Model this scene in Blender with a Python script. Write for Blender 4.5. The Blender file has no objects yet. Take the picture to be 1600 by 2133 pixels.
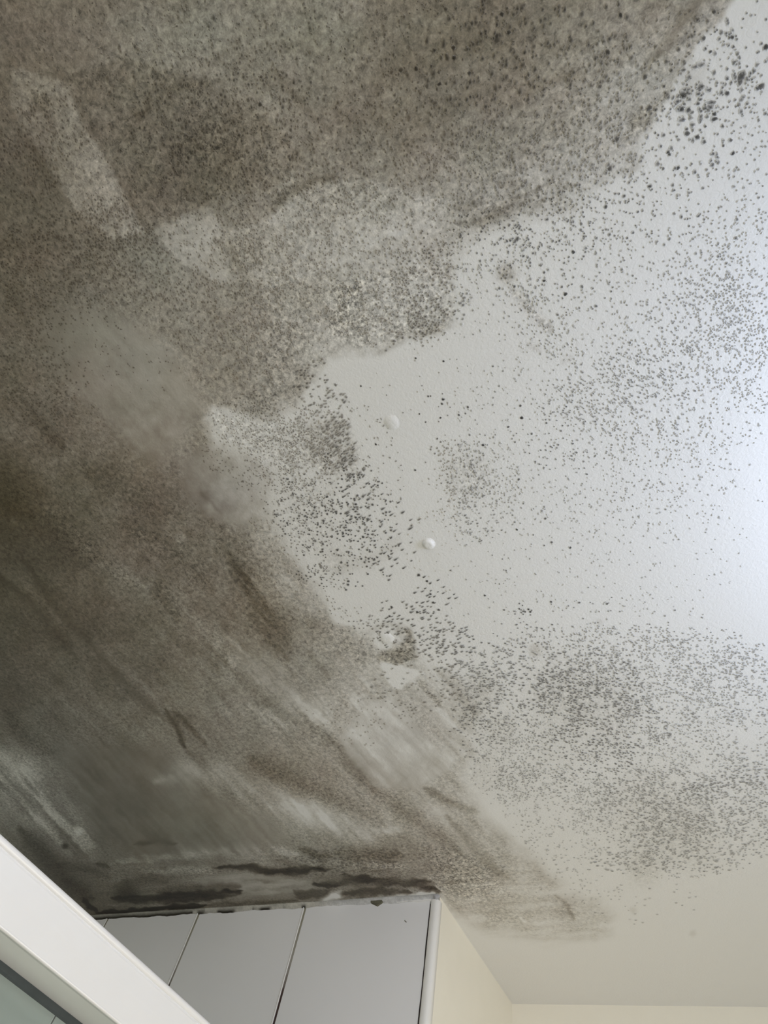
import bpy, bmesh, math, random
import numpy as np
from mathutils import Matrix, Vector

# ------------------------------------------------------------------ camera
F_PIX = 1180.0                       # focal length in pixels of the 1600 x 2133 frame
CZ = 2.30                            # ceiling height
CAM = np.array([0.0, 0.0, 1.78])     # held overhead, looking up at the ceiling
# rows: room axes (x along the tiled wall, y towards it, z up) seen from the camera
ROT = np.array([[0.8894012, 0.29297624, 0.35089946],
                [0.42079323, -0.82462783, -0.37805027],
                [0.17860171, 0.48389448, -0.8567074]])
cam_data = bpy.data.cameras.new('camera')
cam = bpy.data.objects.new('camera', cam_data)
bpy.context.scene.collection.objects.link(cam)
cam_data.sensor_fit = 'VERTICAL'
cam_data.sensor_height = 36.0
cam_data.lens = F_PIX / 2133.0 * 36.0
cam_data.clip_start = 0.01
cam.matrix_world = Matrix.Translation(Vector(CAM)) @ Matrix([list(r) for r in ROT]).to_4x4()
bpy.context.scene.camera = cam

# ------------------------------------------------------------------ world, lights, exposure
SC = bpy.context.scene
SC.view_settings.view_transform = 'Standard'
SC.view_settings.look = 'None'
SC.view_settings.gamma = 1.0
SC.view_settings.exposure = 0.0
try: SC.view_settings.use_curve_mapping = False
except Exception: pass
world = bpy.data.worlds.new('world'); SC.world = world
world.use_nodes = True
world.node_tree.nodes['Background'].inputs[0].default_value = (0.75, 0.85, 1.0, 1)
world.node_tree.nodes['Background'].inputs[1].default_value = 0.6

def area(name, loc, direction, sx, sy, power, col, spread=math.pi):
    l = bpy.data.lights.new(name, 'AREA'); l.shape = 'RECTANGLE'
    l.size = sx; l.size_y = sy; l.energy = power; l.color = col; l.spread = spread
    o = bpy.data.objects.new(name, l); SC.collection.objects.link(o)
    o.location = loc; o.rotation_euler = Vector(direction).to_track_quat('-Z', 'Y').to_euler()
    return o
WX = 0.40                            # inner face of the window wall
area('window_daylight', (WX + 0.02, 0.56, 1.35), (-1, 0, 0), 1.26, 1.10, 5.2, (0.96, 0.89, 0.80))
area('ceiling_edge_fill', (WX + 0.02, 0.36, 2.12), (-1, 0, 0), 0.30, 0.12, 0.9, (0.95, 0.80, 0.70))  # added light, no source seen: brightens the right edge of the ceiling
area('ceiling_edge_fill_blue', (WX + 0.02, 0.36, 2.12), (-0.7, 0, 0.7), 0.30, 0.12, 0.95, (0.55, 0.90, 1.55))  # added bluish light aimed upward for the hot spot at that edge
area('room_fill', (0.1, -1.0, 2.20), (0, 0.35, -1), 0.3, 0.3, 12.0, (0.90, 0.91, 1.02))  # unseen fill, added to lift the tiled and alcove walls
# ------------------------------------------------------------------ helpers
def ray(px, py):
    """room-axes direction seen at a point of the photograph"""
    v = np.stack([np.asarray(px, float) - 800.0, -(np.asarray(py, float) - 1066.5),
                  np.full(np.shape(px), -F_PIX)], -1)
    return v @ ROT.T
def on_ceiling(px, py):
    v = ray(px, py); t = (CZ - CAM[2]) / v[..., 2]
    return CAM + v * t[..., None], t
def to_photo(p):
    c = (np.asarray(p, float) - CAM) @ ROT
    w = np.minimum(c[..., 2], -0.02)
    return 800.0 - c[..., 0] / w * F_PIX, 1066.5 + c[..., 1] / w * F_PIX

_rs = np.random.RandomState(11)
_LAT = _rs.rand(256, 256)
def vnoise(x, y):
    xi = np.floor(x).astype(int); yi = np.floor(y).astype(int)
    fx = x - xi; fy = y - yi
    fx = fx * fx * (3 - 2 * fx); fy = fy * fy * (3 - 2 * fy)
    a = _LAT[xi & 255, yi & 255]; b = _LAT[(xi + 1) & 255, yi & 255]
    c = _LAT[xi & 255, (yi + 1) & 255]; d = _LAT[(xi + 1) & 255, (yi + 1) & 255]
    return (a * (1 - fx) + b * fx) * (1 - fy) + (c * (1 - fx) + d * fx) * fy
def fbm(x, y, s, octs=3, seed=0, gain=0.5):
    out = 0.0; amp = 1.0; tot = 0.0
    for o in range(octs):
        out = out + amp * vnoise(x / s + 17.3 * o + seed * 7.7, y / s + 5.1 * o + seed * 3.3)
        tot += amp; amp *= gain; s = s / 2.03
    return out / tot
def sstep(a, b, x):
    t = np.clip((x - a) / (b - a), 0, 1); return t * t * (3 - 2 * t)

# ------------------------------------------------------------------ the mould on the ceiling paint
# How dark the mouldy film is, sampled every 100 units; CLEAR is what bare paint reads there.
FILM = np.array([
 [90,95,100,108,112,110,117,120,112,105,103,110,115,120,126,140,150],
 [90,97,104,112,115,113,112,114,108,107,108,114,126,134,145,150,150],
 [88,98,102,108,112,114,112,112,112,110,113,122,134,145,158,160,160],
 [85,92,108,102,103,108,115,114,113,114,120,131,145,160,165,165,165],
 [82,88,108,104,97,113,122,122,126,134,143,156,168,175,175,175,175],
 [82,86,100,110,125,126,136,144,150,156,160,160,160,160,160,160,160],
 [85,92,100,110,119,128,142,158,166,170,170,170,165,165,165,165,165],
 [86,100,114,116,118,125,138,158,166,166,165,165,165,165,165,165,165],
 [86,92,112,118,118,122,138,160,166,166,165,165,165,165,165,165,165],
 [84,86,93,112,113,140,158,160,166,166,165,165,165,165,165,165,165],
 [64,84,88,92,98,122,158,166,166,166,165,165,165,165,165,165,165],
 [58,70,88,90,95,116,150,166,166,166,165,165,165,165,165,165,165],
 [58,64,74,88,97,102,132,160,166,166,165,165,165,165,165,165,165],
 [60,64,68,80,90,92,106,140,158,160,162,162,162,162,162,162,162],
 [62,70,76,78,88,104,112,128,146,158,162,162,162,162,162,162,162],
 [68,74,80,88,90,106,120,140,140,150,162,162,162,162,162,162,162],
 [92,86,82,86,93,97,102,118,138,142,158,162,162,162,162,162,162],
 [84,86,74,80,95,106,116,120,120,132,152,160,162,162,162,162,162],
 [60,60,68,72,85,92,84,92,96,114,138,152,160,160,160,160,160],
 [50,50,55,60,68,75,80,84,92,135,150,152,152,155,155,155,155],
 [50,50,55,60,68,75,80,84,92,140,150,155,155,155,155,155,155]], float)
CLEAR = np.array([[176, 174, 177, 179, 181, 182, 184, 185, 183],
 [172, 174, 175, 178, 180, 182, 184, 188, 191],
 [169, 172, 174, 176, 180, 184, 187, 194, 201],
 [166, 170, 173, 176, 180, 185, 191, 200, 212],
 [165, 168, 171, 175, 180, 186, 194, 206, 223],
 [162, 166, 170, 174, 179, 185, 195, 208, 226],
 [160, 163, 167, 172, 177, 184, 193, 205, 221],
 [157, 160, 163, 169, 174, 180, 188, 196, 205],
 [152, 155, 159, 164, 169, 176, 181, 185, 188],
 [140, 147, 151, 156, 162, 172, 176, 177, 176],
 [144, 152, 159, 160, 171, 165, 172, 172, 171]], float)
def grid(G, step, px, py):
    h, w = G.shape
    x = np.clip(px / step, 0, w - 1.001); y = np.clip(py / step, 0, h - 1.001)
    xi = x.astype(int); yi = y.astype(int); fx = x - xi; fy = y - yi
    fx = fx * .5 + .5 * fx * fx * (3 - 2 * fx); fy = fy * .5 + .5 * fy * fy * (3 - 2 * fy)
    return ((G[yi, xi] * (1 - fx) + G[yi, xi + 1] * fx) * (1 - fy)
            + (G[yi + 1, xi] * (1 - fx) + G[yi + 1, xi + 1] * fx) * fy)
def lin(v):
    v = np.asarray(v, float) / 255.0
    return ((v + 0.055) / 1.055) ** 2.4

def poly_sd(pts, px, py):
    """signed distance to a polygon, positive inside"""
    pts = np.array(pts, float); n = len(pts)
    d2 = np.full(px.shape, 1e12); ins = np.zeros(px.shape, bool)
    for i in range(n):
        ax, ay = pts[i]; bx, by = pts[(i + 1) % n]
        ex, ey = bx - ax, by - ay
        t = np.clip(((px - ax) * ex + (py - ay) * ey) / (ex * ex + ey * ey + 1e-9), 0, 1)
        d2 = np.minimum(d2, (px - ax - t * ex) ** 2 + (py - ay - t * ey) ** 2)
        if ay != by:
            c = ((ay > py) != (by > py)) & (px < (bx - ax) * (py - ay) / (by - ay) + ax)
            ins ^= c
    d = np.sqrt(d2)
    return np.where(ins, d, -d)
def line_d(pts, px, py):
    pts = np.array(pts, float); n = len(pts) - 1
    best = np.full(px.shape, 1e12); u = np.zeros(px.shape); side = np.zeros(px.shape)
    for i in range(n):
        ax, ay = pts[i]; bx, by = pts[i + 1]; ex, ey = bx - ax, by - ay
        t = np.clip(((px - ax) * ex + (py - ay) * ey) / (ex * ex + ey * ey + 1e-9), 0, 1)
        d2 = (px - ax - t * ex) ** 2 + (py - ay - t * ey) ** 2
        m = d2 < best
        best = np.where(m, d2, best); u = np.where(m, (i + t) / n, u)
    return np.sqrt(best), u

# outline of the mouldy film (wiped-off edges at the right, tiled wall below)
EDGE = [(-900,-700),(1700,-700),(1535,-20),(1500,40),(1440,110),(1400,175),(1385,212),(1345,285),(1325,345),(1250,385),(1190,440),
 (1120,448),(1040,470),(985,500),(945,545),(940,590),(946,668),(905,694),(850,706),(790,738),(735,730),(690,745),(668,775),(640,815),
 (610,850),(560,872),(500,860),(440,838),(425,870),(445,925),(520,950),(585,1000),(560,1075),(600,1140),(640,1195),(668,1245),(700,1300),
 (760,1318),(800,1300),(850,1308),(870,1350),(900,1390),(960,1420),(1000,1480),(985,1560),(955,1620),(985,1680),(1050,1750),(1110,1790),
 (1150,1830),(1170,1868),(1250,1882),(1275,1905),(1268,1948),(1200,1950),(1140,1962),(1060,1942),(1010,1938),(960,1905),(925,1872),
 (915,1868),(905,2400),(-900,2400)]
# (kind, points, factor, width/feather, streakiness, grain change)
MARKS = [
 # --- upper left wiped bands
 ('p',[(25,140),(70,150),(125,165),(150,200),(172,262),(240,360),(280,440),(300,486),(240,500),(190,470),(160,440),(130,400),(95,340),(60,290),(20,215)],1.17,4,0,0),
 ('p',[(128,160),(160,190),(190,262),(250,350),(290,440),(304,482),(430,427),(460,400),(560,400),(640,330),(560,250),(430,170),(260,120)],.90,7,0,.2),
 ('l',[(165,215),(215,310),(262,395),(300,478)],.88,9,0,0),
 ('l',[(62,292),(100,355),(140,420)],.90,14,0,0),
 ('p',[(296,492),(345,462),(400,434),(430,427),(452,452),(472,500),(500,560),(470,610),(380,640),(300,600),(280,540)],1.06,22,0,-.1),
 ('p',[(318,480),(345,464),(400,438),(430,427),(452,455),(472,500),(505,575),(470,600),(400,560),(350,520)],1.12,4,0,-.1),
 ('l',[(450,500),(480,525),(500,575)],.86,12,0,.2),
 ('p',[(470,486),(560,455),(605,412),(660,384),(760,372),(860,400),(960,420),(900,470),(800,500),(700,560),(560,600),(510,560)],1.09,5,0,.15),
 ('l',[(560,440),(600,405),(655,376),(700,366)],.84,10,0,.2),
 ('l',[(480,488),(560,462),(610,425)],1.08,8,0,0),
 ('l',[(570,145),(600,185),(650,240),(690,275)],.91,7,0,0),
 ('p',[(470,280),(560,190),(600,200),(650,262),(600,330),(520,330)],1.06,10,0,0),
 ('l',[(350,185),(400,178),(470,165)],.87,9,.3,.3),
 ('l',[(312,195),(306,230),(280,243)],.80,5,0,0),
 ('l',[(275,232),(290,250),(312,225)],.84,4,0,0),
 ('p',[(380,250),(430,235),(500,250),(520,320),(440,350),(360,330)],.93,30,0,.3),
 ('p',[(60,190),(110,200),(95,245),(70,230)],.88,10,0,.4),
 ('b',(118,160),.90,20,0,0),
 # --- top right sweeps
 ('l',[(1500,-40),(1420,45),(1385,100),(1340,150)],.84,16,.5,-.1),
 ('l',[(1560,-40),(1480,45),(1420,120)],.90,10,.5,0),
 ('l',[(1525,-10),(1450,75),(1405,130)],1.10,9,.3,0),
 ('l',[(1400,-30),(1330,60),(1290,140)],.94,22,.5,0),
 ('l',[(1430,150),(1385,205),(1355,240),(1300,290)],.85,13,.3,.3),
 ('l',[(1340,228),(1310,262)],.86,12,0,.3),
 ('l',[(1350,60),(1300,130),(1240,240)],1.05,20,.5,0),
 ('l',[(955,466),(1040,452),(1100,430),(1130,418)],.82,13,.6,.1),
 ('l',[(930,430),(1040,430),(1090,405),(1125,390)],.88,12,.6,.1),
 ('l',[(1040,385),(1120,385),(1200,388)],.86,10,.6,0),
 ('l',[(1160,400),(1170,450)],.90,16,0,.2),
 ('l',[(640,255),(800,150),(950,110),(1100,40)],.95,26,.3,0),
 ('l',[(700,240),(850,270),(960,205),(1060,215)],.94,26,.4,0),
 ('l',[(1080,200),(1150,168),(1230,152)],.92,7,0,0),
 ('l',[(860,45),(900,50),(960,25)],1.06,8,0,0),
 ('p',[(760,-60),(1250,-60),(1200,80),(1060,180),(900,200),(820,110)],.95,60,0,0),
 # --- middle, left
 ('p',[(78,655),(200,648),(300,690),(360,745),(420,850),(330,965),(280,935),(215,860),(140,790),(95,720)],1.03,40,0,-.8),
 ('p',[(380,962),(440,925),(540,965),(592,1005),(575,1070),(500,1095),(430,1075),(385,1025)],1.10,18,0,-.9),
 ('l',[(640,882),(700,870),(735,905)],.90,10,0,.3),
 ('p',[(560,560),(680,560),(730,640),(660,760),(560,800),(520,680)],.97,40,0,.3),
 ('p',[(700,580),(960,545),(948,670),(860,700),(760,725),(690,700)],.95,20,0,.9),
 ('l',[(780,740),(860,704),(900,690),(946,680)],.84,9,.2,.3),
 ('l',[(640,770),(600,820),(520,830)],.92,18,0,.2),
 ('l',[(70,862),(100,905),(135,935)],.80,13,0,.2),
 ('b',(20,1030),.80,62,0,.2),
 ('l',[(60,1070),(130,1120),(200,1160)],.84,30,.3,.2),
 ('l',[(180,980),(240,1010),(300,1040),(380,1080)],.88,24,.3,.2),
 ('l',[(250,1080),(290,1110),(400,1180),(440,1230)],.90,26,.3,.3),
 ('l',[(100,1060),(150,1110),(200,1165),(290,1220)],1.10,22,.2,.3),
 ('b',(378,1123),1.22,12,0,0),
 ('b',(28,1086),1.30,7,0,0),
 ('l',[(425,1030),(470,1120),(520,1220),(560,1290),(600,1350)],.84,36,.5,.2),
 ('l',[(480,1150),(520,1240),(575,1330),(600,1375)],.82,18,.6,0),
 ('l',[(640,1355),(665,1385),(690,1415)],.84,7,0,0),
 ('l',[(360,1240),(410,1300),(470,1350),(490,1390)],1.08,30,.3,.1),
 ('l',[(330,1215),(350,1260),(370,1290)],.88,22,0,.3),
 # --- long wiping ridges
 ('l',[(-20,1190),(60,1250),(110,1310),(160,1370)],.86,9,.3,-.2),
 ('l',[(-20,1165),(60,1230),(130,1300)],1.10,9,.3,0),
 ('l',[(40,1150),(110,1260),(180,1330),(230,1390),(300,1460),(345,1500)],.85,9,.3,-.2),
 ('l',[(200,1330),(260,1400),(330,1470),(390,1530)],1.10,10,.3,0),
 ('l',[(345,1478),(368,1510),(385,1558)],.62,6,0,0),
 ('l',[(360,1480),(395,1515),(432,1555)],.72,5,0,0),
 ('l',[(385,1558),(410,1580),(440,1615)],.88,10,0,0),
 ('l',[(100,1400),(180,1470),(280,1560),(350,1610)],.93,12,.4,0),
 ('l',[(470,1380),(530,1440),(590,1490),(640,1520),(700,1550),(740,1600),(780,1650)],.85,12,.4,.1),
 ('l',[(520,1470),(580,1498),(640,1522),(680,1545)],1.12,9,.3,0),
 ('l',[(490,1330),(545,1400),(600,1440),(680,1480)],1.07,30,.4,-.3),
 ('l',[(780,1640),(840,1690),(900,1730),(960,1780)],.86,14,.5,.2),
 ('l',[(860,1650),(910,1690),(960,1740),(1010,1790)],1.08,15,.4,-.2),
 ('l',[(930,1700),(990,1770),(1030,1812),(1060,1830)],.84,9,.4,0),
 ('l',[(885,1642),(930,1668),(998,1692)],.80,8,.3,0),
 ('p',[(560,1470),(640,1440),(700,1465),(760,1450),(720,1510),(640,1510)],1.06,14,.5,0),
 ('p',[(705,1545),(760,1475),(822,1450),(880,1530),(935,1600),(880,1640),(800,1640),(740,1600)],1.08,12,0,-.9),
 ('l',[(822,1455),(850,1500),(890,1560)],.93,8,0,0),
 ('p',[(792,1378),(830,1384),(884,1404),(852,1412),(836,1436),(816,1434),(800,1408)],1.24,4,0,-.6),
 ('l',[(855,1400),(900,1460),(940,1530),(935,1590)],1.04,22,.2,-.3),
 ('l',[(870,1420),(915,1470)],.86,14,0,.4),
 ('b',(806,1328),1.30,22,0,-.7),
 ('l',[(0,0),(1,1)],1,1,0,0),
 ('p',[(850,1298),(882,1318),(896,1350),(868,1372),(824,1386),(788,1378),(790,1358),(830,1352),(846,1330)],.76,7,0,.5),
 ('l',[(640,1290),(720,1340),(780,1370)],.88,28,.3,.2),
 # --- pale swath and brown bands, lower
 ('l',[(325,1628),(372,1608),(450,1612),(540,1640),(640,1680),(760,1715),(830,1730)],1.22,24,.12,-.2),
 ('l',[(560,1680),(660,1720),(780,1750)],1.12,22,.15,-.1),
 ('l',[(520,1580),(580,1618),(660,1650),(740,1690),(800,1720)],.80,24,.2,.3),
 ('l',[(640,1500),(720,1590),(790,1660)],.90,14,.3,.1),
 ('p',[(130,1560),(330,1560),(470,1690),(500,1770),(300,1790),(200,1740)],.93,40,0,-.8),
 ('p',[(410,1660),(560,1700),(600,1750),(520,1775),(400,1750)],.93,24,0,-.6),
 ('l',[(240,1660),(330,1690),(440,1700)],.96,20,.3,-.3),
 # --- lower left corner by the shower rail
 ('l',[(-10,1615),(60,1660),(130,1720),(190,1780)],1.24,30,.9,.2),
 ('l',[(-10,1560),(40,1590),(80,1620)],1.18,24,.5,.1),
 ('b',(165,1730),1.30,10,0,0),
 ('l',[(10,1480),(60,1545),(110,1570)],.84,16,.3,.3),
 ('l',[(-10,1630),(20,1650),(60,1700)],.82,12,.6,0),
 ('l',[(40,1725),(100,1790),(150,1845),(190,1870)],.62,17,.4,.3),
 ('l',[(120,1800),(180,1810),(230,1830)],.78,9,.5,.2),
 ('b',(136,1763),.40,6,0,0),
 ('l',[(172,1872),(186,1888),(205,1897)],.25,5,.3,0),
 ('l',[(200,1800),(230,1806)],.6,5,0,0),
 # --- bands along the tiled wall
 ('l',[(230,1800),(300,1792),(430,1778),(560,1772),(620,1778)],1.20,12,.7,.1),
 ('l',[(210,1830),(320,1812),(400,1822),(450,1815)],1.14,14,.7,.2),
 ('l',[(280,1758),(330,1752),(370,1758)],.82,5,.5,0),
 ('l',[(440,1806),(520,1806),(560,1816),(640,1812),(700,1812)],.42,6,.5,0),
 ('l',[(520,1812),(640,1818)],.80,10,.3,0),
 ('p',[(400,1828),(480,1818),(560,1826),(640,1832),(655,1850),(600,1868),(500,1872),(440,1866)],1.20,7,.3,-.5),
 ('l',[(535,1798),(560,1800),(600,1804)],1.20,8,.2,0),
 ('l',[(626,1768),(660,1782),(690,1785)],.70,7,.3,.3),
 ('l',[(700,1775),(780,1780),(840,1785)],.82,12,.5,.5),
 ('l',[(600,1790),(720,1800),(850,1805)],1.10,9,.5,.6),
 ('l',[(655,1842),(720,1836),(800,1838),(870,1842),(915,1856)],.42,10,.6,0),
 ('l',[(700,1862),(780,1856),(860,1856)],.55,8,.3,0),
 ('p',[(612,1853),(690,1852),(672,1872),(620,1874)],.62,3,0,0),
 ('l',[(232,1868),(300,1874),(400,1868),(500,1860)],.27,10,.5,.2),
 ('b',(262,1862),.55,22,0,.2),
 ('l',[(250,1838),(300,1830),(350,1835)],.80,9,.4,.2),
 ('l',[(330,1858),(420,1850),(500,1846)],.68,9,.5,.2),
 ('l',[(225,1885),(330,1884),(460,1876)],1.30,5,.3,0),
 ('l',[(200,1901),(300,1897),(380,1890),(430,1886)],.20,5,.3,0),
 ('l',[(430,1886),(540,1880),(620,1877)],.72,4,.5,0),
 ('p',[(658,1884),(690,1862),(715,1858),(705,1876),(760,1872),(830,1864),(905,1858),(912,1872),(800,1880),(700,1890)],1.75,5,.3,-.6),
 ('b',(908,1858),.75,6,0,0),
 ('p',[(880,1760),(1000,1800),(1060,1860),(960,1880),(910,1850)],.98,20,0,.6),
 # --- tan stain beyond the corner
 ('l',[(1110,1800),(1130,1826),(1158,1842)],.88,9,.3,0),
 ('b',(1178,1900),.90,26,0,0),
 ('l',[(1158,1865),(1182,1885),(1186,1905),(1198,1916)],.80,4,0,0),
 ('l',[(1012,1905),(1060,1915),(1110,1908)],.94,12,.5,.2),
 ('l',[(1080,1912),(1098,1922)],1.14,3,0,0),
 ('l',[(930,1868),(960,1900),(990,1930)],.93,5,0,0),
]
# faint marks that lie on the bare paint outside the film
LOOSE = [
 ('b',(1055,570),.80,20,0,.6), ('l',[(1065,600),(1110,650),(1150,690)],.90,11,.2,.6),
 ('l',[(1100,715),(1122,735)],.93,6,0,.3), ('l',[(1170,760),(1190,740)],.94,6,0,.2),
 ('p',[(640,885),(718,868),(748,950),(735,985),(690,990),(630,960)],.92,12,.3,.5),
 ('p',[(430,850),(560,880),(640,900),(620,1000),(560,960),(450,900)],.97,20,0,.5),
 ('p',[(590,1000),(700,1000),(700,1150),(640,1160),(585,1090)],.98,30,0,.2),
 ('b',(700,1170),.95,30,0,.2), ('l',[(700,1190),(790,1160),(830,1120)],.96,14,0,0),
 ('b',(975,990),.95,45,0,.4), ('b',(1170,1440),.94,70,0,.3), ('b',(1260,1480),.95,80,0,.2),
 ('b',(1115,1355),.88,14,0,.3), ('b',(1250,1295),.94,8,0,0), ('b',(1000,1440),.92,36,0,.3),
 ('b',(1350,1690),.96,90,0,.2), ('b',(1430,1740),.96,70,0,.2), ('b',(1340,1810),.94,36,0,.3),
 ('b',(1320,1897),.94,8,0,0), ('b',(1445,1945),.94,8,0,0), ('b',(1160,1550),.98,60,0,0),
 ('b',(1440,160),.93,34,0,.1), ('b',(1545,165),.88,12,0,0), ('b',(1430,200),.94,22,0,.1),
 ('b',(1000,1610),.97,50,0,.2), ('b',(1040,1520),.96,40,0,.2),
]
def tint(px, py):
    """balance of brown, green and grey in the film: exponents for r and b"""
    r = np.full(px.shape, .915); b = np.full(px.shape, 1.14)
    def g(cx, cy, rx, ry, dr, db):
        nonlocal r, b
        w = np.exp(-((px - cx) / rx) ** 2 - ((py - cy) / ry) ** 2); r = r + dr * w; b = b + db * w
    g(60, 1650, 260, 220, .05, -.09); g(560, 60, 300, 90, .05, .0); g(480, 1020, 90, 60, .02, -.06)
    g(820, 1560, 100, 80, .02, -.06); g(240, 700, 160, 90, .04, -.02); g(340, 540, 70, 60, .04, -.01)
    g(1000, 80, 350, 120, .0, .04); g(620, 1640, 200, 110, -.02, .01); g(540, 1300, 90, 160, -.01, .02)
    g(20, 1050, 100, 80, .0, .06); g(560, 1720, 260, 60, .03, .02); g(550, 1430, 120, 90, .03, -.02)
    n = fbm(px, py, 120, 3, 5) - .5; m = fbm(px, py, 38, 2, 9) - .5
    return r + .07 * n + .03 * m, b + .06 * (fbm(px, py, 90, 3, 14) - .5)
PAINT = np.array([.80, .80, .78])

def film(px, py):
    """albedo of the ceiling at points given in the photograph's frame, and its graininess"""
    shape = px.shape; px = px.ravel(); py = py.ravel(); n = px.size
    wx = px + 9 * (fbm(px, py, 14, 3, 1) - .5); wy = py + 9 * (fbm(px, py, 14, 3, 2) - .5)
    # streak texture that runs with the wiping marks: down to the right on the left, level near the tiles
    flat = sstep(1740, 1830, wy); 
    a = np.radians(50) * (1 - flat) + np.radians(-2) * flat
    up = sstep(700, 500, wy); a = a * (1 - up) + np.radians(-28) * up
    ca, sa = np.cos(a), np.sin(a)
    # (level fields blended, so the direction may vary without shearing)
    def streak(ang, s):
        c, q = math.cos(math.radians(ang)), math.sin(math.radians(ang))
        return fbm((wx * c + wy * q) / 9.0, -wx * q + wy * c, s, 3, 21)
    st = streak(47, 9) * (1 - flat) * (1 - up) + streak(-3, 8) * flat + streak(-32, 10) * up
    fac = np.ones(n); grain = np.full(n, .62)
    sub_cache = {}
    def apply(marks, fac, grain):
        for k, p, f, w, s, gr in marks:
            q = np.array([p] if k == 'b' else p, float); pad = w * 2.6 + 14
            i = np.nonzero((px > q[:, 0].min() - pad) & (px < q[:, 0].max() + pad)
                           & (py > q[:, 1].min() - pad) & (py < q[:, 1].max() + pad))[0]
            if not len(i): continue
            X, Y = wx[i], wy[i]
            if k == 'b':
                d = np.hypot(X - p[0], Y - p[1]) / w; m = np.exp(-(d ** 3.0))
            elif k == 'l':
                d, u = line_d(p, X, Y); taper = np.clip(np.minimum(u, 1 - u) * 5 + .35, 0, 1)
                if f < .6: d = d + w * 1.6 * (fbm(X / 3.0, Y, 12, 3, 60) - .5)
                m = np.exp(-np.abs(d / (w * taper)) ** (4 if f < .6 else 2))
            else:
                m = sstep(-w, w, poly_sd(p, X, Y))
            if s: m = np.clip(m * (1 + s * 2.6 * (st[i] - .5) * 2), 0, 1.4)
            fac[i] *= np.exp(np.log(f) * m); grain[i] += gr * np.clip(m, 0, 1)
    apply(MARKS, fac, grain)
    sd = poly_sd(EDGE, px + 26 * (fbm(px, py, 34, 4, 3) - .5), py + 26 * (fbm(px, py, 34, 4, 4) - .5))
    soft = 9 + 16 * sstep(820, 1000, py) * sstep(1300, 1150, py) + 26 * np.exp(-((px - 1100) / 170) ** 2 - ((py - 440) / 70) ** 2) + 16 * sstep(900, 960, px) * sstep(1560, 1640, py) + 8 * sstep(640, 760, px) * sstep(480, 540, py) * sstep(780, 740, py)
    M = sstep(-soft, soft, sd)
    broad = 1 + .10 * (fbm(px, py, 150, 3, 31) - .5) + (.19 + .16 * sstep(800, 900, py) * sstep(1560, 1450, py) * sstep(620, 500, px)) * (fbm(wx, wy, 30, 4, 33, .7) - .5) + (.10 + .13 * sstep(1000, 1400, py)) * (st - .5)
    T = grid(FILM, 100.0, px + 30 * (fbm(px, py, 90, 2, 6) - .5), py + 30 * (fbm(px, py, 90, 2, 7) - .5))
    T = T * (1 + .07 * sstep(1080, 1250, py) * sstep(900, 700, px))
    C = grid(CLEAR, 200.0, px, py)
    D = lin(np.clip(T * fac * broad, 14, 240)) / lin(C)
    loose = np.ones(n); gl = np.zeros(n)
    apply(LOOSE, loose, gl)
    D = np.clip(D, .012, 1.0)
    D = np.exp(np.log(D) * M) * np.exp(np.log(loose) * 2.2 * (1 - M))
    g = np.clip(grain, .04, 1.6) * M * np.clip((1 - D) * 2.2, .15, 1) + np.clip(gl, 0, 1) * (1 - M)
    er, eb = tint(px, py)
    rgb = np.stack([D ** er, D, D ** eb], -1) * PAINT
    return np.clip(rgb, .006, .84).reshape(shape + (3,)), g.reshape(shape)
# ------------------------------------------------------------------ mesh and material helpers
def link(name, me, mat=None, parent=None):
    o = bpy.data.objects.new(name, me); SC.collection.objects.link(o)
    if mat is not None: me.materials.append(mat)
    if parent is not None: o.parent = parent
    return o
def mesh(name, verts, faces, mat=None, parent=None, smooth=False, kind=None):
    me = bpy.data.meshes.new(name); me.from_pydata([tuple(v) for v in verts], [], faces)
    me.validate(); me.update()
    if smooth: me.polygons.foreach_set('use_smooth', [True] * len(me.polygons))
    o = link(name, me, mat, parent)
    if kind: o['kind'] = kind
    return o
def box_me(name, x0, x1, y0, y1, z0, z1, bevel=0.0, seg=2):
    bm = bmesh.new(); bmesh.ops.create_cube(bm, size=1)
    for v in bm.verts:
        v.co = Vector(((x0 + x1) / 2 + v.co.x * (x1 - x0), (y0 + y1) / 2 + v.co.y * (y1 - y0), (z0 + z1) / 2 + v.co.z * (z1 - z0)))
    if bevel: bmesh.ops.bevel(bm, geom=bm.edges[:], offset=bevel, segments=seg, profile=.5, affect='EDGES')
    me = bpy.data.meshes.new(name); bm.to_mesh(me); bm.free(); return me
def box(name, x0, x1, y0, y1, z0, z1, mat, parent=None, bevel=0.0, kind=None):
    o = link(name, box_me(name, x0, x1, y0, y1, z0, z1, bevel), mat, parent)
    if kind: o['kind'] = kind
    return o
def nodes(name):
    m = bpy.data.materials.new(name); m.use_nodes = True
    return m, m.node_tree.nodes, m.node_tree.links, m.node_tree.nodes['Principled BSDF']
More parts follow.
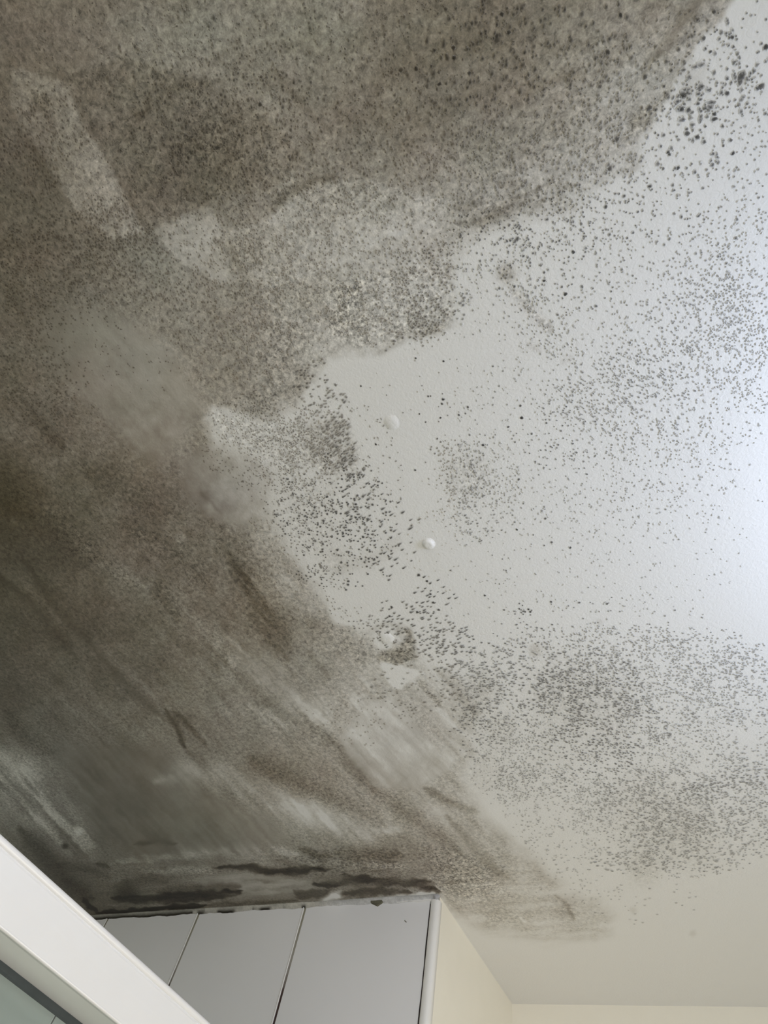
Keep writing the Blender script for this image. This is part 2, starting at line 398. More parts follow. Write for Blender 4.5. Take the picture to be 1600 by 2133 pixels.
def plain(name, col, rough=.5, metal=0.0, var=.04, scale=30.0, bump=0.0, bscale=200.0, bdist=.0005):
    m, N, L, b = nodes(name)
    geo = N.new('ShaderNodeNewGeometry')
    nz = N.new('ShaderNodeTexNoise'); nz.inputs['Scale'].default_value = scale; nz.inputs['Detail'].default_value = 4
    L.new(geo.outputs['Position'], nz.inputs['Vector'])
    mr = N.new('ShaderNodeMapRange'); mr.inputs['To Min'].default_value = 1 - var; mr.inputs['To Max'].default_value = 1 + var
    L.new(nz.outputs['Fac'], mr.inputs['Value'])
    vm = N.new('ShaderNodeVectorMath'); vm.operation = 'SCALE'; vm.inputs[0].default_value = col
    L.new(mr.outputs['Result'], vm.inputs['Scale']); L.new(vm.outputs['Vector'], b.inputs['Base Color'])
    b.inputs['Roughness'].default_value = rough; b.inputs['Metallic'].default_value = metal
    if bump:
        n2 = N.new('ShaderNodeTexNoise'); n2.inputs['Scale'].default_value = bscale; n2.inputs['Detail'].default_value = 3
        L.new(geo.outputs['Position'], n2.inputs['Vector'])
        bp = N.new('ShaderNodeBump'); bp.inputs['Strength'].default_value = bump; bp.inputs['Distance'].default_value = bdist
        L.new(n2.outputs['Fac'], bp.inputs['Height']); L.new(bp.outputs['Normal'], b.inputs['Normal'])
    return m

def ceiling_paint():
    """roller-textured paint; the mould film comes as vertex colour, its grain as procedural noise"""
    m, N, L, b = nodes('ceiling_paint')
    geo = N.new('ShaderNodeNewGeometry')
    at = N.new('ShaderNodeAttribute'); at.attribute_name = 'film'
    def noise(sc, det, rough=.6, dist=0.0):
        n = N.new('ShaderNodeTexNoise'); n.inputs['Scale'].default_value = sc; n.inputs['Detail'].default_value = det
        n.inputs['Roughness'].default_value = rough; n.inputs['Distortion'].default_value = dist
        L.new(geo.outputs['Position'], n.inputs['Vector']); return n.outputs['Fac']
    def math_(op, a, b_, c=None):
        n = N.new('ShaderNodeMath'); n.operation = op
        for i, v in enumerate((a, b_, c)):
            if v is None: continue
            if isinstance(v, (int, float)): n.inputs[i].default_value = v
            else: L.new(v, n.inputs[i])
        return n.outputs[0]
    n1 = noise(190, 3, .62, .6); n2 = noise(420, 2, .6, 1.2)
    s = math_('ADD', math_('MULTIPLY', math_('SUBTRACT', n1, .5), 3.1), math_('MULTIPLY', math_('SUBTRACT', n2, .5), 1.9))
    s = math_('MULTIPLY', s, at.outputs['Alpha'])
    f = math_('MAXIMUM', math_('ADD', s, 1.0), .25)
    vm = N.new('ShaderNodeVectorMath'); vm.operation = 'SCALE'
    L.new(at.outputs['Color'], vm.inputs[0]); L.new(f, vm.inputs['Scale'])
    L.new(vm.outputs['Vector'], b.inputs['Base Color'])
    b.inputs['Roughness'].default_value = .48
    b.inputs['Specular IOR Level'].default_value = .35
    bn = noise(300, 2, .5, .8)
    bp = N.new('ShaderNodeBump'); bp.inputs['Strength'].default_value = .55; bp.inputs['Distance'].default_value = .0006
    L.new(bn, bp.inputs['Height']); L.new(bp.outputs['Normal'], b.inputs['Normal'])
    return m
M_CEIL = ceiling_paint()
M_CREAM = plain('cream_paint', (.90, .86, .735), .6, var=.02, bump=.25, bscale=260)
M_TILE = plain('grey_white_glaze', (.85, .85, .845), .28, var=.015, scale=12)
M_BACK = plain('tile_adhesive', (.35, .33, .30), .9)
M_TRIM = plain('white_plastic_bead', (.84, .83, .79), .35, var=.02)
M_DARK = plain('black_mould_joint', (.022, .014, .013), .8, var=.3, scale=300)
M_RAIL = plain('satin_white_metal', (.90, .895, .88), .25, metal=.12, var=.04, scale=14)
M_RUBBER = plain('grey_gasket', (.06, .075, .08), .6, var=.25, scale=120)
M_FLOOR = plain('floor_vinyl', (.5, .45, .4), .5)
M_FRAME = plain('white_window_frame', (.8, .8, .78), .35)
M_PATCH = plain('filler', (.80, .79, .76), .7, var=.03, scale=160, bump=.5, bscale=400)

def set_film(me, rgb, alpha):
    a = me.color_attributes.new('film', 'FLOAT_COLOR', 'POINT')
    d = np.ones((len(me.vertices), 4), np.float32); d[:, :3] = rgb; d[:, 3] = alpha
    a.data.foreach_set('color', d.ravel())

# ------------------------------------------------------------------ setting
TY, RX, AY = 0.931, -0.4405, 1.297      # tiled wall face, return face, alcove wall
X0, Y0 = -1.60, -1.40
def build_ceiling():
    xs = np.concatenate([np.arange(X0, -1.32, .04), np.arange(-1.32, -.721, .0024), np.arange(-.72, .203, .00155), np.linspace(.205, WX + .10, 8)])
    ys = np.concatenate([np.arange(Y0, -.31, .05), np.arange(-.31, AY + .004, .0018), [AY + .05, AY + .10]])
    nx, ny = len(xs), len(ys)
    X, Y = np.meshgrid(xs, ys)
    P = np.stack([X.ravel(), Y.ravel(), np.full(X.size, CZ)], -1)
    px, py = to_photo(P)
    rgb, al = film(np.clip(px, -600, 2300), np.clip(py, -600, 2400))
    # gentle unevenness of the board
    P[:, 2] += .00015 * (fbm(P[:, 0], P[:, 1], .12, 2, 40) - .5) * (P[:, 0] < .2)
    idx = np.arange(nx * ny).reshape(ny, nx)
    q = np.stack([idx[:-1, :-1], idx[1:, :-1], idx[1:, 1:], idx[:-1, 1:]], -1).reshape(-1, 4)
    V = np.concatenate([P, [[xs[0], ys[0], CZ + .12], [xs[-1], ys[0], CZ + .12], [xs[-1], ys[-1], CZ + .12], [xs[0], ys[-1], CZ + .12]]])
    n0 = nx * ny
    rims = [list(idx[0, :]) + [n0 + 1, n0], list(idx[:, -1]) + [n0 + 2, n0 + 1],
            list(idx[-1, ::-1]) + [n0 + 3, n0 + 2], list(idx[::-1, 0]) + [n0, n0 + 3], [n0, n0 + 1, n0 + 2, n0 + 3]]
    loops = np.concatenate([q.ravel()] + [np.array(r) for r in rims]).astype(np.int32)
    tot = np.concatenate([np.full(len(q), 4)] + [[len(r)] for r in rims]).astype(np.int32)
    start = np.concatenate([[0], np.cumsum(tot)[:-1]]).astype(np.int32)
    me = bpy.data.meshes.new('ceiling')
    me.vertices.add(len(V)); me.vertices.foreach_set('co', V.astype(np.float32).ravel())
    me.loops.add(len(loops)); me.loops.foreach_set('vertex_index', loops)
    me.polygons.add(len(tot)); me.polygons.foreach_set('loop_start', start)
    try: me.polygons.foreach_set('loop_total', tot)
    except Exception: pass
    sm = np.ones(len(tot), bool); sm[-5:] = False
    me.polygons.foreach_set('use_smooth', sm)
    me.update(calc_edges=True)
    set_film(me, np.concatenate([rgb, np.tile(PAINT, (4, 1))]), np.concatenate([al, np.zeros(4)]))
    o = link('ceiling', me, M_CEIL); o['kind'] = 'structure'
    o['label'] = 'white painted ceiling covered in wiped brown and black mould'
    return o
ceiling = build_ceiling()

# --- mould specks: little raised dots of mould, thousands of them
def lump(pts_v, pts_f, cols, c, t, r, dirv, stretch, core, rim, k, rng, seg=7):
    """append one irregular dot: dark crown, soft rim"""
    base = len(pts_v)
    ax = np.array(dirv, float); n = np.hypot(*ax); ax = ax / n if n else np.array([1., 0.]); ay = np.array([-ax[1], ax[0]])
    R = r * t
    pts_v.append((c[0], c[1], CZ - .00055)); cols.append(core)
    ph = rng.rand() * 6.28
    for ring, (q, z) in enumerate(((.58, .00045), (1.0, .00022))):
        for i in range(seg):
            a = ph + 6.2832 * i / seg; rr = R * q * (1 + (.35 if r < 3.4 else .75) * (rng.rand() - .5))
            u = math.cos(a) * rr; v = math.sin(a) * rr
            if u < 0: u *= 1 + stretch
            else: u *= 1 + .15 * stretch
            pts_v.append((c[0] + ax[0] * u + ay[0] * v, c[1] + ax[1] * u + ay[1] * v, CZ - z))
            cols.append(core * (1 - k) + rim * k if ring == 0 else rim)
    for i in range(seg):
        j = (i + 1) % seg
        pts_f.append((base, base + 1 + j, base + 1 + i))
        pts_f.append((base + 1 + i, base + 1 + j, base + 1 + seg + j))
        pts_f.append((base + 1 + i, base + 1 + seg + j, base + 1 + seg + i))

# region: (cx, cy, rx, ry, angle, count, rmin, rmax, darkness lo, hi, softness, smear dx, dy, stretch)
SPECKS = [
 (780, 180, 520, 240, 0, 620, 3, 6.5, .48, .72, .45, 0, 1, .4), (1080, 100, 230, 120, -10, 150, 4, 7.5, .38, .58, .4, 0, 1, .8),
 (470, 270, 180, 150, 0, 300, 3, 6, .42, .65, .45, 0, 1, .4), (980, 330, 330, 110, 0, 520, 2.5, 4.5, .55, .78, .45, 0, 1, .2),
 (640, 470, 260, 90, 0, 480, 2.5, 4.5, .52, .75, .45, 0, 1, .3), (1200, 330, 130, 90, 0, 110, 3, 7, .5, .7, .5, 0, 1, .2),
 (1290, 180, 120, 120, 0, 60, 4, 8, .5, .68, .55, 0, 1, .3),
 (1460, 200, 95, 170, 20, 150, 3, 7, .28, .6, .3, .3, 1, .3), (1490, 300, 150, 270, 15, 330, 2.2, 4.5, .35, .7, .35, .3, 1, .2),
 (1440, 190, 50, 60, 0, 30, 5, 9.5, .25, .5, .4, 1, 0, .6), (1560, 90, 60, 80, 0, 30, 3, 6, .3, .55, .35, 0, 1, .3),
 (1180, 470, 150, 70, -10, 190, 2.2, 4.5, .25, .6, .3, 0, 1, .1), (1300, 420, 160, 80, 0, 90, 2.2, 4.5, .3, .6, .3, 0, 1, .1),
 (1000, 500, 120, 60, 0, 120, 2.2, 4.2, .3, .6, .3, 0, 1, .1),
 (900, 590, 70, 90, 0, 230, 2.4, 4.6, .36, .65, .4, -1, .4, .4), (830, 620, 150, 100, 0, 520, 2.2, 4.2, .5, .78, .45, -1, .4, .3),
 (880, 670, 80, 30, -15, 130, 2.6, 4.8, .4, .65, .4, -1, .4, .8), (1180, 590, 160, 60, 0, 60, 2.5, 4.5, .3, .55, .3, 0, 1, .1),
 (1090, 580, 60, 60, 20, 60, 2.2, 4, .5, .75, .4, 0, 1, .3), (1130, 670, 90, 50, 40, 140, 2, 3.4, .55, .8, .4, .6, 1, .5),
 (1250, 760, 330, 320, 0, 520, 1.8, 3.4, .48, .78, .35, 0, 1, .2), (1400, 700, 170, 90, -35, 260, 2, 3.8, .42, .7, .35, 1, .5, .6),
 (1330, 790, 170, 70, -15, 260, 2, 3.8, .45, .72, .35, 1, .6, .9), (1290, 850, 160, 60, 0, 200, 2, 3.4, .5, .76, .35, 1, .6, .7),
 (1530, 640, 80, 90, 0, 200, 2, 3.6, .5, .75, .4, 1, 0, .2), (1550, 760, 90, 110, 0, 220, 2, 3.2, .6, .82, .4, 1, 0, .2),
 (1180, 920, 90, 70, 0, 70, 2, 3.6, .25, .6, .3, 1, .3, .4), (1300, 980, 130, 90, 0, 100, 1.8, 3, .5, .75, .35, 0, 1, .2),
 (1240, 1060, 330, 230, 0, 260, 1.6, 2.8, .55, .82, .35, 0, 1, .2), (1000, 860, 200, 90, 0, 26, 2.2, 3.6, .2, .5, .3, 0, 1, .1),
 (900, 800, 250, 200, 0, 60, 1.8, 3, .5, .8, .4, 0, 1, .1),
 # combed band, each dot dragged to the lower left
 (700, 925, 30, 50, -20, 110, 3, 5.4, .42, .66, .5, -1.25, .95, 2.4), (660, 930, 70, 70, 0, 230, 2.6, 4.6, .5, .72, .45, -1.25, .95, 1.6),
 (738, 985, 22, 60, -28, 46, 2.8, 4.6, .28, .5, .35, -1.25, .95, 2.2), (660, 810, 36, 60, 0, 70, 2.6, 4.6, .42, .66, .4, -1.3, .5, 1.2),
 (690, 860, 40, 50, 0, 40, 2.8, 5, .4, .65, .4, -1.25, .9, 1.2),
 (560, 900, 120, 60, 20, 560, 1.8, 3.2, .5, .74, .4, -1, .4, .5), (600, 980, 90, 90, 0, 400, 1.8, 3.4, .42, .7, .35, -1, .4, .4),
 (690, 1050, 110, 100, 0, 250, 2.4, 4.2, .14, .45, .25, -1.2, .9, .3), (730, 1130, 90, 90, 0, 190, 2.4, 4.6, .14, .42, .25, -1.2, .9, .3),
 (640, 1080, 60, 80, 0, 140, 2, 3.2, .35, .62, .3, -1, .5, .3), (668, 1195, 46, 20, 0, 70, 2, 3.4, .25, .55, .3, -1, .5, .3),
 (790, 1090, 70, 110, -30, 46, 2.6, 4, .2, .42, .3, -1.3, .8, 3.2), (860, 1180, 60, 110, -25, 40, 2.2, 3.6, .2, .48, .3, -1.3, .8, 2.4),
 (700, 1260, 60, 40, 40, 46, 1.8, 3, .45, .7, .35, 1, 1, .8),
 (975, 990, 52, 66, -20, 190, 2, 3.6, .48, .72, .4, -1, .7, .6), (985, 1060, 60, 70, -30, 90, 2, 3.2, .4, .68, .35, -1.3, .7, 1.2),
 (930, 930, 40, 30, -50, 26, 2, 3.4, .45, .7, .35, -1, 1, .4), (1050, 1100, 90, 120, 0, 40, 2, 3.2, .35, .62, .3, 0, 1, .2),
 # round the screw heads
 (860, 1310, 90, 50, 10, 150, 2.4, 4, .3, .55, .35, -1.4, .6, 1.8), (935, 1350, 60, 50, 20, 120, 2.4, 4, .3, .55, .35, -1.4, .6, 1.4),
 (905, 1250, 40, 50, -20, 22, 2.4, 3.8, .2, .42, .3, -1.4, .7, 2.6), (870, 1420, 90, 60, 0, 160, 2.4, 3.8, .5, .72, .4, -1, .2, 1),
 (770, 1310, 50, 30, 30, 60, 2, 3.6, .42, .65, .4, -1, .5, .8), (750, 1500, 120, 50, -10, 120, 2.2, 3.6, .6, .8, .45, -1, .5, .6),
 (990, 1420, 70, 60, 0, 170, 2.2, 3.8, .4, .66, .35, -1.5, .3, 2.0), (1010, 1500, 60, 80, 10, 220, 2.2, 4, .36, .62, .35, -1, 0, .8),
 # broad speckled zones at the lower right
 (1170, 1420, 170, 75, 5, 620, 2.4, 4.2, .34, .62, .32, -1, .1, .7), (1240, 1490, 150, 80, 15, 620, 2.4, 4.2, .30, .6, .32, -1, -.1, .6),
 (1400, 1420, 200, 95, 0, 820, 2.2, 3.8, .5, .74, .4, -1, .3, .4), (1530, 1470, 120, 120, 0, 330, 2.4, 4.4, .48, .72, .4, -1, .5, .5),
 (1330, 1350, 260, 45, 0, 280, 2, 3.6, .45, .72, .35, -1, 0, .3), (1090, 1340, 100, 50, 0, 60, 2.2, 3.6, .25, .55, .3, -1, 0, .3),
 (1260, 1280, 200, 40, 0, 46, 2, 3.2, .35, .6, .3, 0, 1, .1), (1090, 1270, 26, 20, 0, 9, 2.5, 3.8, .25, .45, .3, 0, 1, .1),
 (1250, 1560, 90, 60, 40, 220, 2.4, 3.8, .28, .58, .32, -1, -.4, .7), (1130, 1560, 120, 80, 0, 190, 2, 3.6, .35, .64, .35, -1, 0, .3),
 (1480, 1560, 140, 40, 5, 150, 2, 3.6, .5, .76, .4, -1, -.3, .4), (1160, 1440, 40, 50, 0, 60, 3, 5, .4, .6, .4, -1, .2, .6),
 (1380, 1680, 130, 85, 0, 950, 2.4, 4.2, .46, .72, .4, -1, -.2, .5), (1470, 1720, 140, 80, 0, 700, 2.4, 4.2, .46, .72, .4, -1, .2, .5),
 (1560, 1650, 70, 90, 0, 260, 2.4, 4, .5, .74, .4, -1, .3, .5), (1520, 1625, 90, 22, -8, 120, 2.6, 4.6, .4, .64, .35, -1, .2, .8),
 (1180, 1720, 90, 90, 0, 260, 2, 3.6, .58, .8, .42, -1, .2, .5), (1260, 1660, 90, 60, 0, 160, 2, 3.8, .45, .7, .4, -1, .2, .5),
 (1110, 1620, 80, 40, 0, 260, 2, 3.6, .42, .68, .38, -1, 0, .4), (1050, 1590, 60, 80, 0, 220, 1.8, 3.2, .55, .78, .4, -1, 0, .3),
 (1330, 1790, 100, 26, 0, 150, 2.4, 4.4, .5, .72, .4, -1, .2, .8), (1430, 1790, 120, 30, 0, 60, 2.4, 4, .45, .7, .4, -1, .2, .6),
 (1200, 1850, 90, 40, 0, 90, 2, 3.4, .68, .86, .45, -1, .2, .4), (1340, 1880, 110, 40, 0, 34, 2.2, 3.8, .66, .85, .45, -1, .2, .6),
 # inside the film, left side
 (160, 520, 170, 70, 0, 620, 2.6, 4.6, .52, .76, .42, -1, .6, .5), (300, 560, 150, 80, 0, 260, 2.6, 4.4, .52, .75, .42, 0, 1, .4),
 (240, 470, 90, 50, 30, 150, 2.8, 5, .48, .7, .42, 0, 1, .3), (60, 720, 60, 160, 0, 340, 2.4, 4.4, .56, .78, .45, -1, .6, .6),
 (110, 800, 60, 90, 30, 200, 2.2, 4, .52, .76, .4, -1, .6, .6), (90, 620, 100, 60, 0, 200, 2.4, 4.2, .56, .78, .42, -1, .6, .6),
 (420, 640, 110, 80, 0, 130, 2.8, 5, .55, .76, .45, 0, 1, .4), (560, 600, 120, 100, 0, 400, 2.2, 4.2, .58, .8, .45, -.4, 1, .4),
 (510, 740, 100, 80, 0, 260, 2.2, 4, .62, .82, .45, -.4, 1, .4), (60, 330, 70, 90, 0, 240, 2.6, 4.6, .56, .78, .42, 0, 1, .4),
 (120, 260, 60, 70, 0, 100, 2.6, 4.8, .5, .72, .42, 0, 1, .4), (220, 430, 60, 40, 0, 70, 2.6, 4.6, .5, .72, .42, 0, 1, .3),
 (270, 600, 140, 40, 0, 120, 2.2, 3.8, .6, .8, .4, 0, 1, .3), (900, 1810, 140, 40, 0, 420, 2, 3.6, .6, .82, .45, -1, .1, .8),
 (720, 1795, 130, 24, 0, 260, 2.2, 4.4, .5, .74, .45, -1, 0, 1.0), (560, 1190, 60, 110, -20, 200, 2, 3.4, .65, .85, .45, .6, 1, .8),
 (130, 950, 130, 120, 30, 320, 2, 3.8, .62, .84, .45, .8, 1, .6), (330, 1120, 130, 90, 30, 260, 2, 3.6, .68, .86, .45, .8, 1, .6),
]
# dots one can pick out singly: (x, y, radius, darkness)
DOTS = [(1087,870,4.5,.06),(1084,845,3,.3),(923,832,3.6,.12),(921,841,3,.25),(866,746,2.6,.2),(924,752,2.8,.12),(752,804,2.6,.3),(783,925,3,.25),
 (865,979,2.6,.3),(887,879,2.4,.3),(918,870,2.8,.25),(956,864,2.8,.3),(975,848,3,.35),(874,862,2.4,.3),(1007,927,3.4,.2),(1059,889,3,.35),
 (1081,998,3.2,.35),(892,825,2.8,.25),(897,825,2.2,.4),(1178,613,5,.2),(1134,585,4,.2),(1195,525,5,.25),(1078,497,6,.4),(1073,502,6,.45),
 (1424,200,10,.25),(1420,228,8,.25),(1434,228,6,.3),(1488,248,7,.22),(1488,238,5.5,.25),(1595,98,7,.2),(1526,78,5,.3),(1527,320,5,.2),
 (1413,350,5,.25),(1392,317,5,.3),(1395,322,4,.3),(1354,388,5,.3),(1452,285,6,.3),(1432,278,7,.35),(1545,160,10,.35),(1541,172,7,.4),
 (1515,195,7,.3),(1586,180,9,.35),(1578,184,6,.35),(1266,110,6,.35),(1292,32,6,.3),(1046,30,6,.35),(1036,75,6,.4),(1060,68,6,.35),(1035,85,8,.5),
 (905,105,5,.35),(946,120,6,.35),(945,100,6,.4),(836,146,6,.45),(867,143,5,.4),(916,175,5,.35),(978,152,5,.4),(542,218,6,.35),(545,160,4,.5),
 (1270,352,7,.4),(1286,290,7,.45),(1250,180,5,.5),(1352,225,7,.45),(1344,160,6,.45),(1466,80,6,.35),(1480,108,4,.3),(1262,430,5,.3),
 (872,1198,4.5,.25),(890,1210,4,.15),(903,1255,3.5,.25),(897,1237,3.4,.2),(870,1275,3.6,.25),(816,1264,3.2,.15),(812,1283,4,.2),(914,1270,4,.25),
 (1010,1240,3,.3),(1077,1103,3,.2),(1136,1080,3,.35),(1188,1140,3,.3),(1149,1129,3,.35),(1207,1255,3,.4),(1050,1270,2.6,.35),(1101,1269,3,.2),
 (1148,1253,3,.25),(1105,1274,3,.25),(1094,1274,2.6,.25),(1082,1268,2.6,.25),(1265,1257,3.2,.35),(669,1178,5,.5),(666,1175,4,.55),(757,1118,4,.3)]
def build_specks():
    rng = np.random.RandomState(4); q = []
    for (cx, cy, rx, ry, ang, n, r0, r1, d0, d1, soft, dx, dy, st) in SPECKS:
        ca, sa = math.cos(math.radians(ang)), math.sin(math.radians(ang))
        rad = np.sqrt(rng.rand(n)) ** 1.15 * 1.08; th = rng.rand(n) * 6.2832
        u = rad * np.cos(th) * rx; v = rad * np.sin(th) * ry
        x = cx + u * ca - v * sa + rng.randn(n) * 6; y = cy + u * sa + v * ca + rng.randn(n) * 6
        cl = fbm(x, y, 30, 3, 50); keep = rng.rand(n) < sstep(.24, .56, cl) + .22
        for i in np.nonzero(keep)[0]:
            q.append((x[i], y[i], (r0 + (r1 - r0) * rng.rand() ** 1.8) * .82, d0 + (d1 - d0) * rng.rand(), soft, dx, dy, st * (.4 + rng.rand())))
    for (cx, cy, rx, ry, n, dk) in ((1250,1440,290,130,1500,.66),(1450,1450,200,130,1000,.74),(1420,1700,210,120,1300,.70),(1180,1680,120,110,500,.78),
                                   (1080,1580,100,90,500,.70),(1400,760,240,200,900,.72),(1530,620,100,200,500,.74),(1250,900,300,200,700,.78),(700,1020,130,180,500,.6),
                                   (560,930,130,90,600,.66),(990,1020,90,110,300,.74),(1200,1150,330,160,400,.80),(1400,300,190,260,500,.66),(1100,520,200,110,300,.68),
                                   (300,400,330,380,1600,.66),(800,300,500,280,1800,.66),(640,560,200,160,700,.66)):
        rad = np.sqrt(rng.rand(n)) * 1.1; th = rng.rand(n) * 6.2832
        x = cx + rad * np.cos(th) * rx; y = cy + rad * np.sin(th) * ry
        keep = rng.rand(n) < sstep(.30, .55, fbm(x, y, 24, 3, 51)) + .25
        for i in np.nonzero(keep)[0]: q.append((x[i], y[i], 1.2 + 1.1 * rng.rand(), dk * (.9 + .25 * rng.rand()), .35, rng.randn(), rng.randn(), .9))
    for (x, y, r, d) in DOTS: q.append((x, y, r, d * 1.1, .12, rng.randn(), rng.randn(), .25))
    Q = np.array(q); px, py = Q[:, 0], Q[:, 1]
    P, t = on_ceiling(px, py)
    ok = (P[:, 0] < WX - .02) & (P[:, 1] < AY - .004) & ~((P[:, 0] < RX + .006) & (P[:, 1] > TY - .004)) & (py > -40) & (py < 2100) & (px > -30) & (px < 1640)
    Pd, _ = on_ceiling(px + Q[:, 5], py + Q[:, 6]); D = (Pd - P)[:, :2]
    rgb, _ = film(px, py)
    V, F, Cc = [], [], []
    for i in np.nonzero(ok)[0]:
        lum = Q[i, 3] ** 2.4
        tintc = np.array([1.06, .97, .86]) if px[i] < 950 else np.array([1.0, .98, .96])
        rim = rgb[i] * .97; core = rgb[i] * lum * tintc
        lump(V, F, Cc, P[i], t[i], Q[i, 2] * (1.04 if Q[i, 2] < 4 else .90), D[i], Q[i, 7], core, rim, Q[i, 4], rng, 6 if Q[i, 2] < 3 else 7)
    me = bpy.data.meshes.new('mould_specks'); me.from_pydata(V, [], F); me.update()
    me.polygons.foreach_set('use_smooth', [True] * len(F))
    set_film(me, np.clip(np.array(Cc), .004, .82), np.full(len(V), .12))
    o = link('mould_specks', me, M_CEIL, ceiling); o['kind'] = 'stuff'
    o['label'] = 'thousands of small dark mould dots'
    print('specks', ok.sum(), 'tris', len(F))
build_specks()

# --- screw heads and filler spots showing in the ceiling
def dome(name, px, py, r, h, label, flat=.45, squash=1.0, ang=0.0, wob=.08, seed=0, base=1.6):
    c, t = on_ceiling(px, py); rng = np.random.RandomState(seed); seg = 28
    prof = [(base, -.25), (1.15, .02), (1.0, .30), (.86, .72), (flat, 1.0), (flat * .5, 1.02)]
    V = []; F = []
    wobs = 1 + wob * (rng.rand(seg) - .5)
    for pr, pz in prof:
        for i in range(seg):
            a = 6.2832 * i / seg; rr = r * pr * wobs[i]
            u, v = math.cos(a) * rr, math.sin(a) * rr * squash
            ca, sa = math.cos(ang), math.sin(ang)
            V.append((c[0] + u * ca - v * sa, c[1] + u * sa + v * ca, CZ - .0002 - h * pz + (.0003 if pz < 0 else 0)))
    V.append((c[0], c[1], CZ - .0002 - h * .94)); n = len(V) - 1
    for k in range(len(prof) - 1):
        for i in range(seg):
            j = (i + 1) % seg; F.append((k * seg + i, k * seg + j, (k + 1) * seg + j, (k + 1) * seg + i))
    k = (len(prof) - 1) * seg
    for i in range(seg): F.append((k + i, k + (i + 1) % seg, n))
    F = [tuple(reversed(f)) for f in F]
    me = bpy.data.meshes.new(name); me.from_pydata(V, [], F); me.update()
    me.polygons.foreach_set('use_smooth', [True] * len(F))
    A = np.array(V); qx, qy = to_photo(A); rgb, al = film(qx, qy)
    set_film(me, rgb, al * .5)
    o = link(name, me, M_CEIL, ceiling); o['label'] = label; return o
dome('screw_head', 893, 1133, .0060, .0030, 'round painted-over screw head standing proud', flat=.74, wob=.05, seed=1)
dome('screw_head', 816, 880, .0062, .0010, 'shallow popped screw head under the paint', flat=.3, squash=1.1, wob=.1, seed=2, base=1.5)
dome('screw_head', 806, 1330, .0078, .0010, 'screw head under a pale spot of filler', flat=.5, wob=.2, seed=3, base=1.3)

# --- shell of the room
fl = box('floor', X0 - .1, WX + .1, Y0 - .1, AY + .1, -.1, 0, M_FLOOR, kind='structure')
box('wall_left', X0 - .1, X0, Y0 - .1, AY + .1, 0, CZ, M_CREAM, kind='structure')
box('wall_front', X0, WX + .1, Y0 - .1, Y0, 0, CZ, M_CREAM, kind='structure')
wall_back = box('wall_back', X0, RX - .006, TY + .008, TY + .07, 0, CZ, M_BACK, kind='structure')
wall_back['label'] = 'shower wall clad in tall grey-white tiles'
wr = box('wall_return', RX - .05, RX, TY + .0705, AY, 0, CZ, M_CREAM, kind='structure')
box('wall_return_edge', RX - .006, RX, TY + .004, TY + .0705, 0, CZ, M_CREAM, wr).name = 'wall_edge'
wr['label'] = 'narrow cream wall beside the tiled corner'
wa = box('wall_alcove', RX - .05, WX + .1, AY, AY + .1, 0, CZ, M_CREAM, kind='structure')
wa['label'] = 'cream painted wall at the far end'
# window wall with its opening
wy0, wy1, wz0, wz1 = -.08, 1.20, .78, 2.20
V = []; F = []
for x in (WX, WX + .1):
    V += [(x, Y0, 0), (x, AY, 0), (x, AY, CZ), (x, Y0, CZ), (x, wy0, wz0), (x, wy1, wz0), (x, wy1, wz1), (x, wy0, wz1)]
for i in range(4):
    j = (i + 1) % 4
    F += [(i, j, 4 + j, 4 + i), (8 + j, 8 + i, 12 + i, 12 + j), (4 + i, 4 + j, 12 + j, 12 + i), (j, i, 8 + i, 8 + j)]
mesh('wall_right', V, F, M_CREAM, kind='structure')
win = bpy.data.objects.new('window_1', None); SC.collection.objects.link(win); win.location = (WX + .06, .56, wz0); win['kind'] = 'structure'
def wpart(name, *a, mat=M_FRAME, bevel=.002):
    o = box(name, *a, mat, win, bevel); o.matrix_parent_inverse = Matrix.Translation((-win.location[0], -win.location[1], -win.location[2])); return o
fx0, fx1 = WX + .045, WX + .085
wpart('frame_bar', fx0, fx1, wy0, wy1, wz0, wz0 + .045); wpart('frame_bar', fx0, fx1, wy0, wy1, wz1 - .045, wz1)
wpart('frame_bar', fx0, fx1, wy0, wy0 + .045, wz0 + .045, wz1 - .045); wpart('frame_bar', fx0, fx1, wy1 - .045, wy1, wz0 + .045, wz1 - .045)
wpart('transom', fx0, fx1, wy0 + .045, wy1 - .045, 1.96, 2.00)
M_GLASS_F = plain('frosted_pane', (.80, .86, .90), .35, var=.03, bump=.6, bscale=90, bdist=.002)
wpart('frosted_pane', WX + .062, WX + .068, wy0 + .04, wy1 - .04, wz0 + .04, 1.965, mat=M_GLASS_F, bevel=0)
wpart('vent_pane', WX + .062, WX + .068, wy0 + .04, wy1 - .04, 1.995, wz1 - .04, mat=M_GLASS_F, bevel=0)

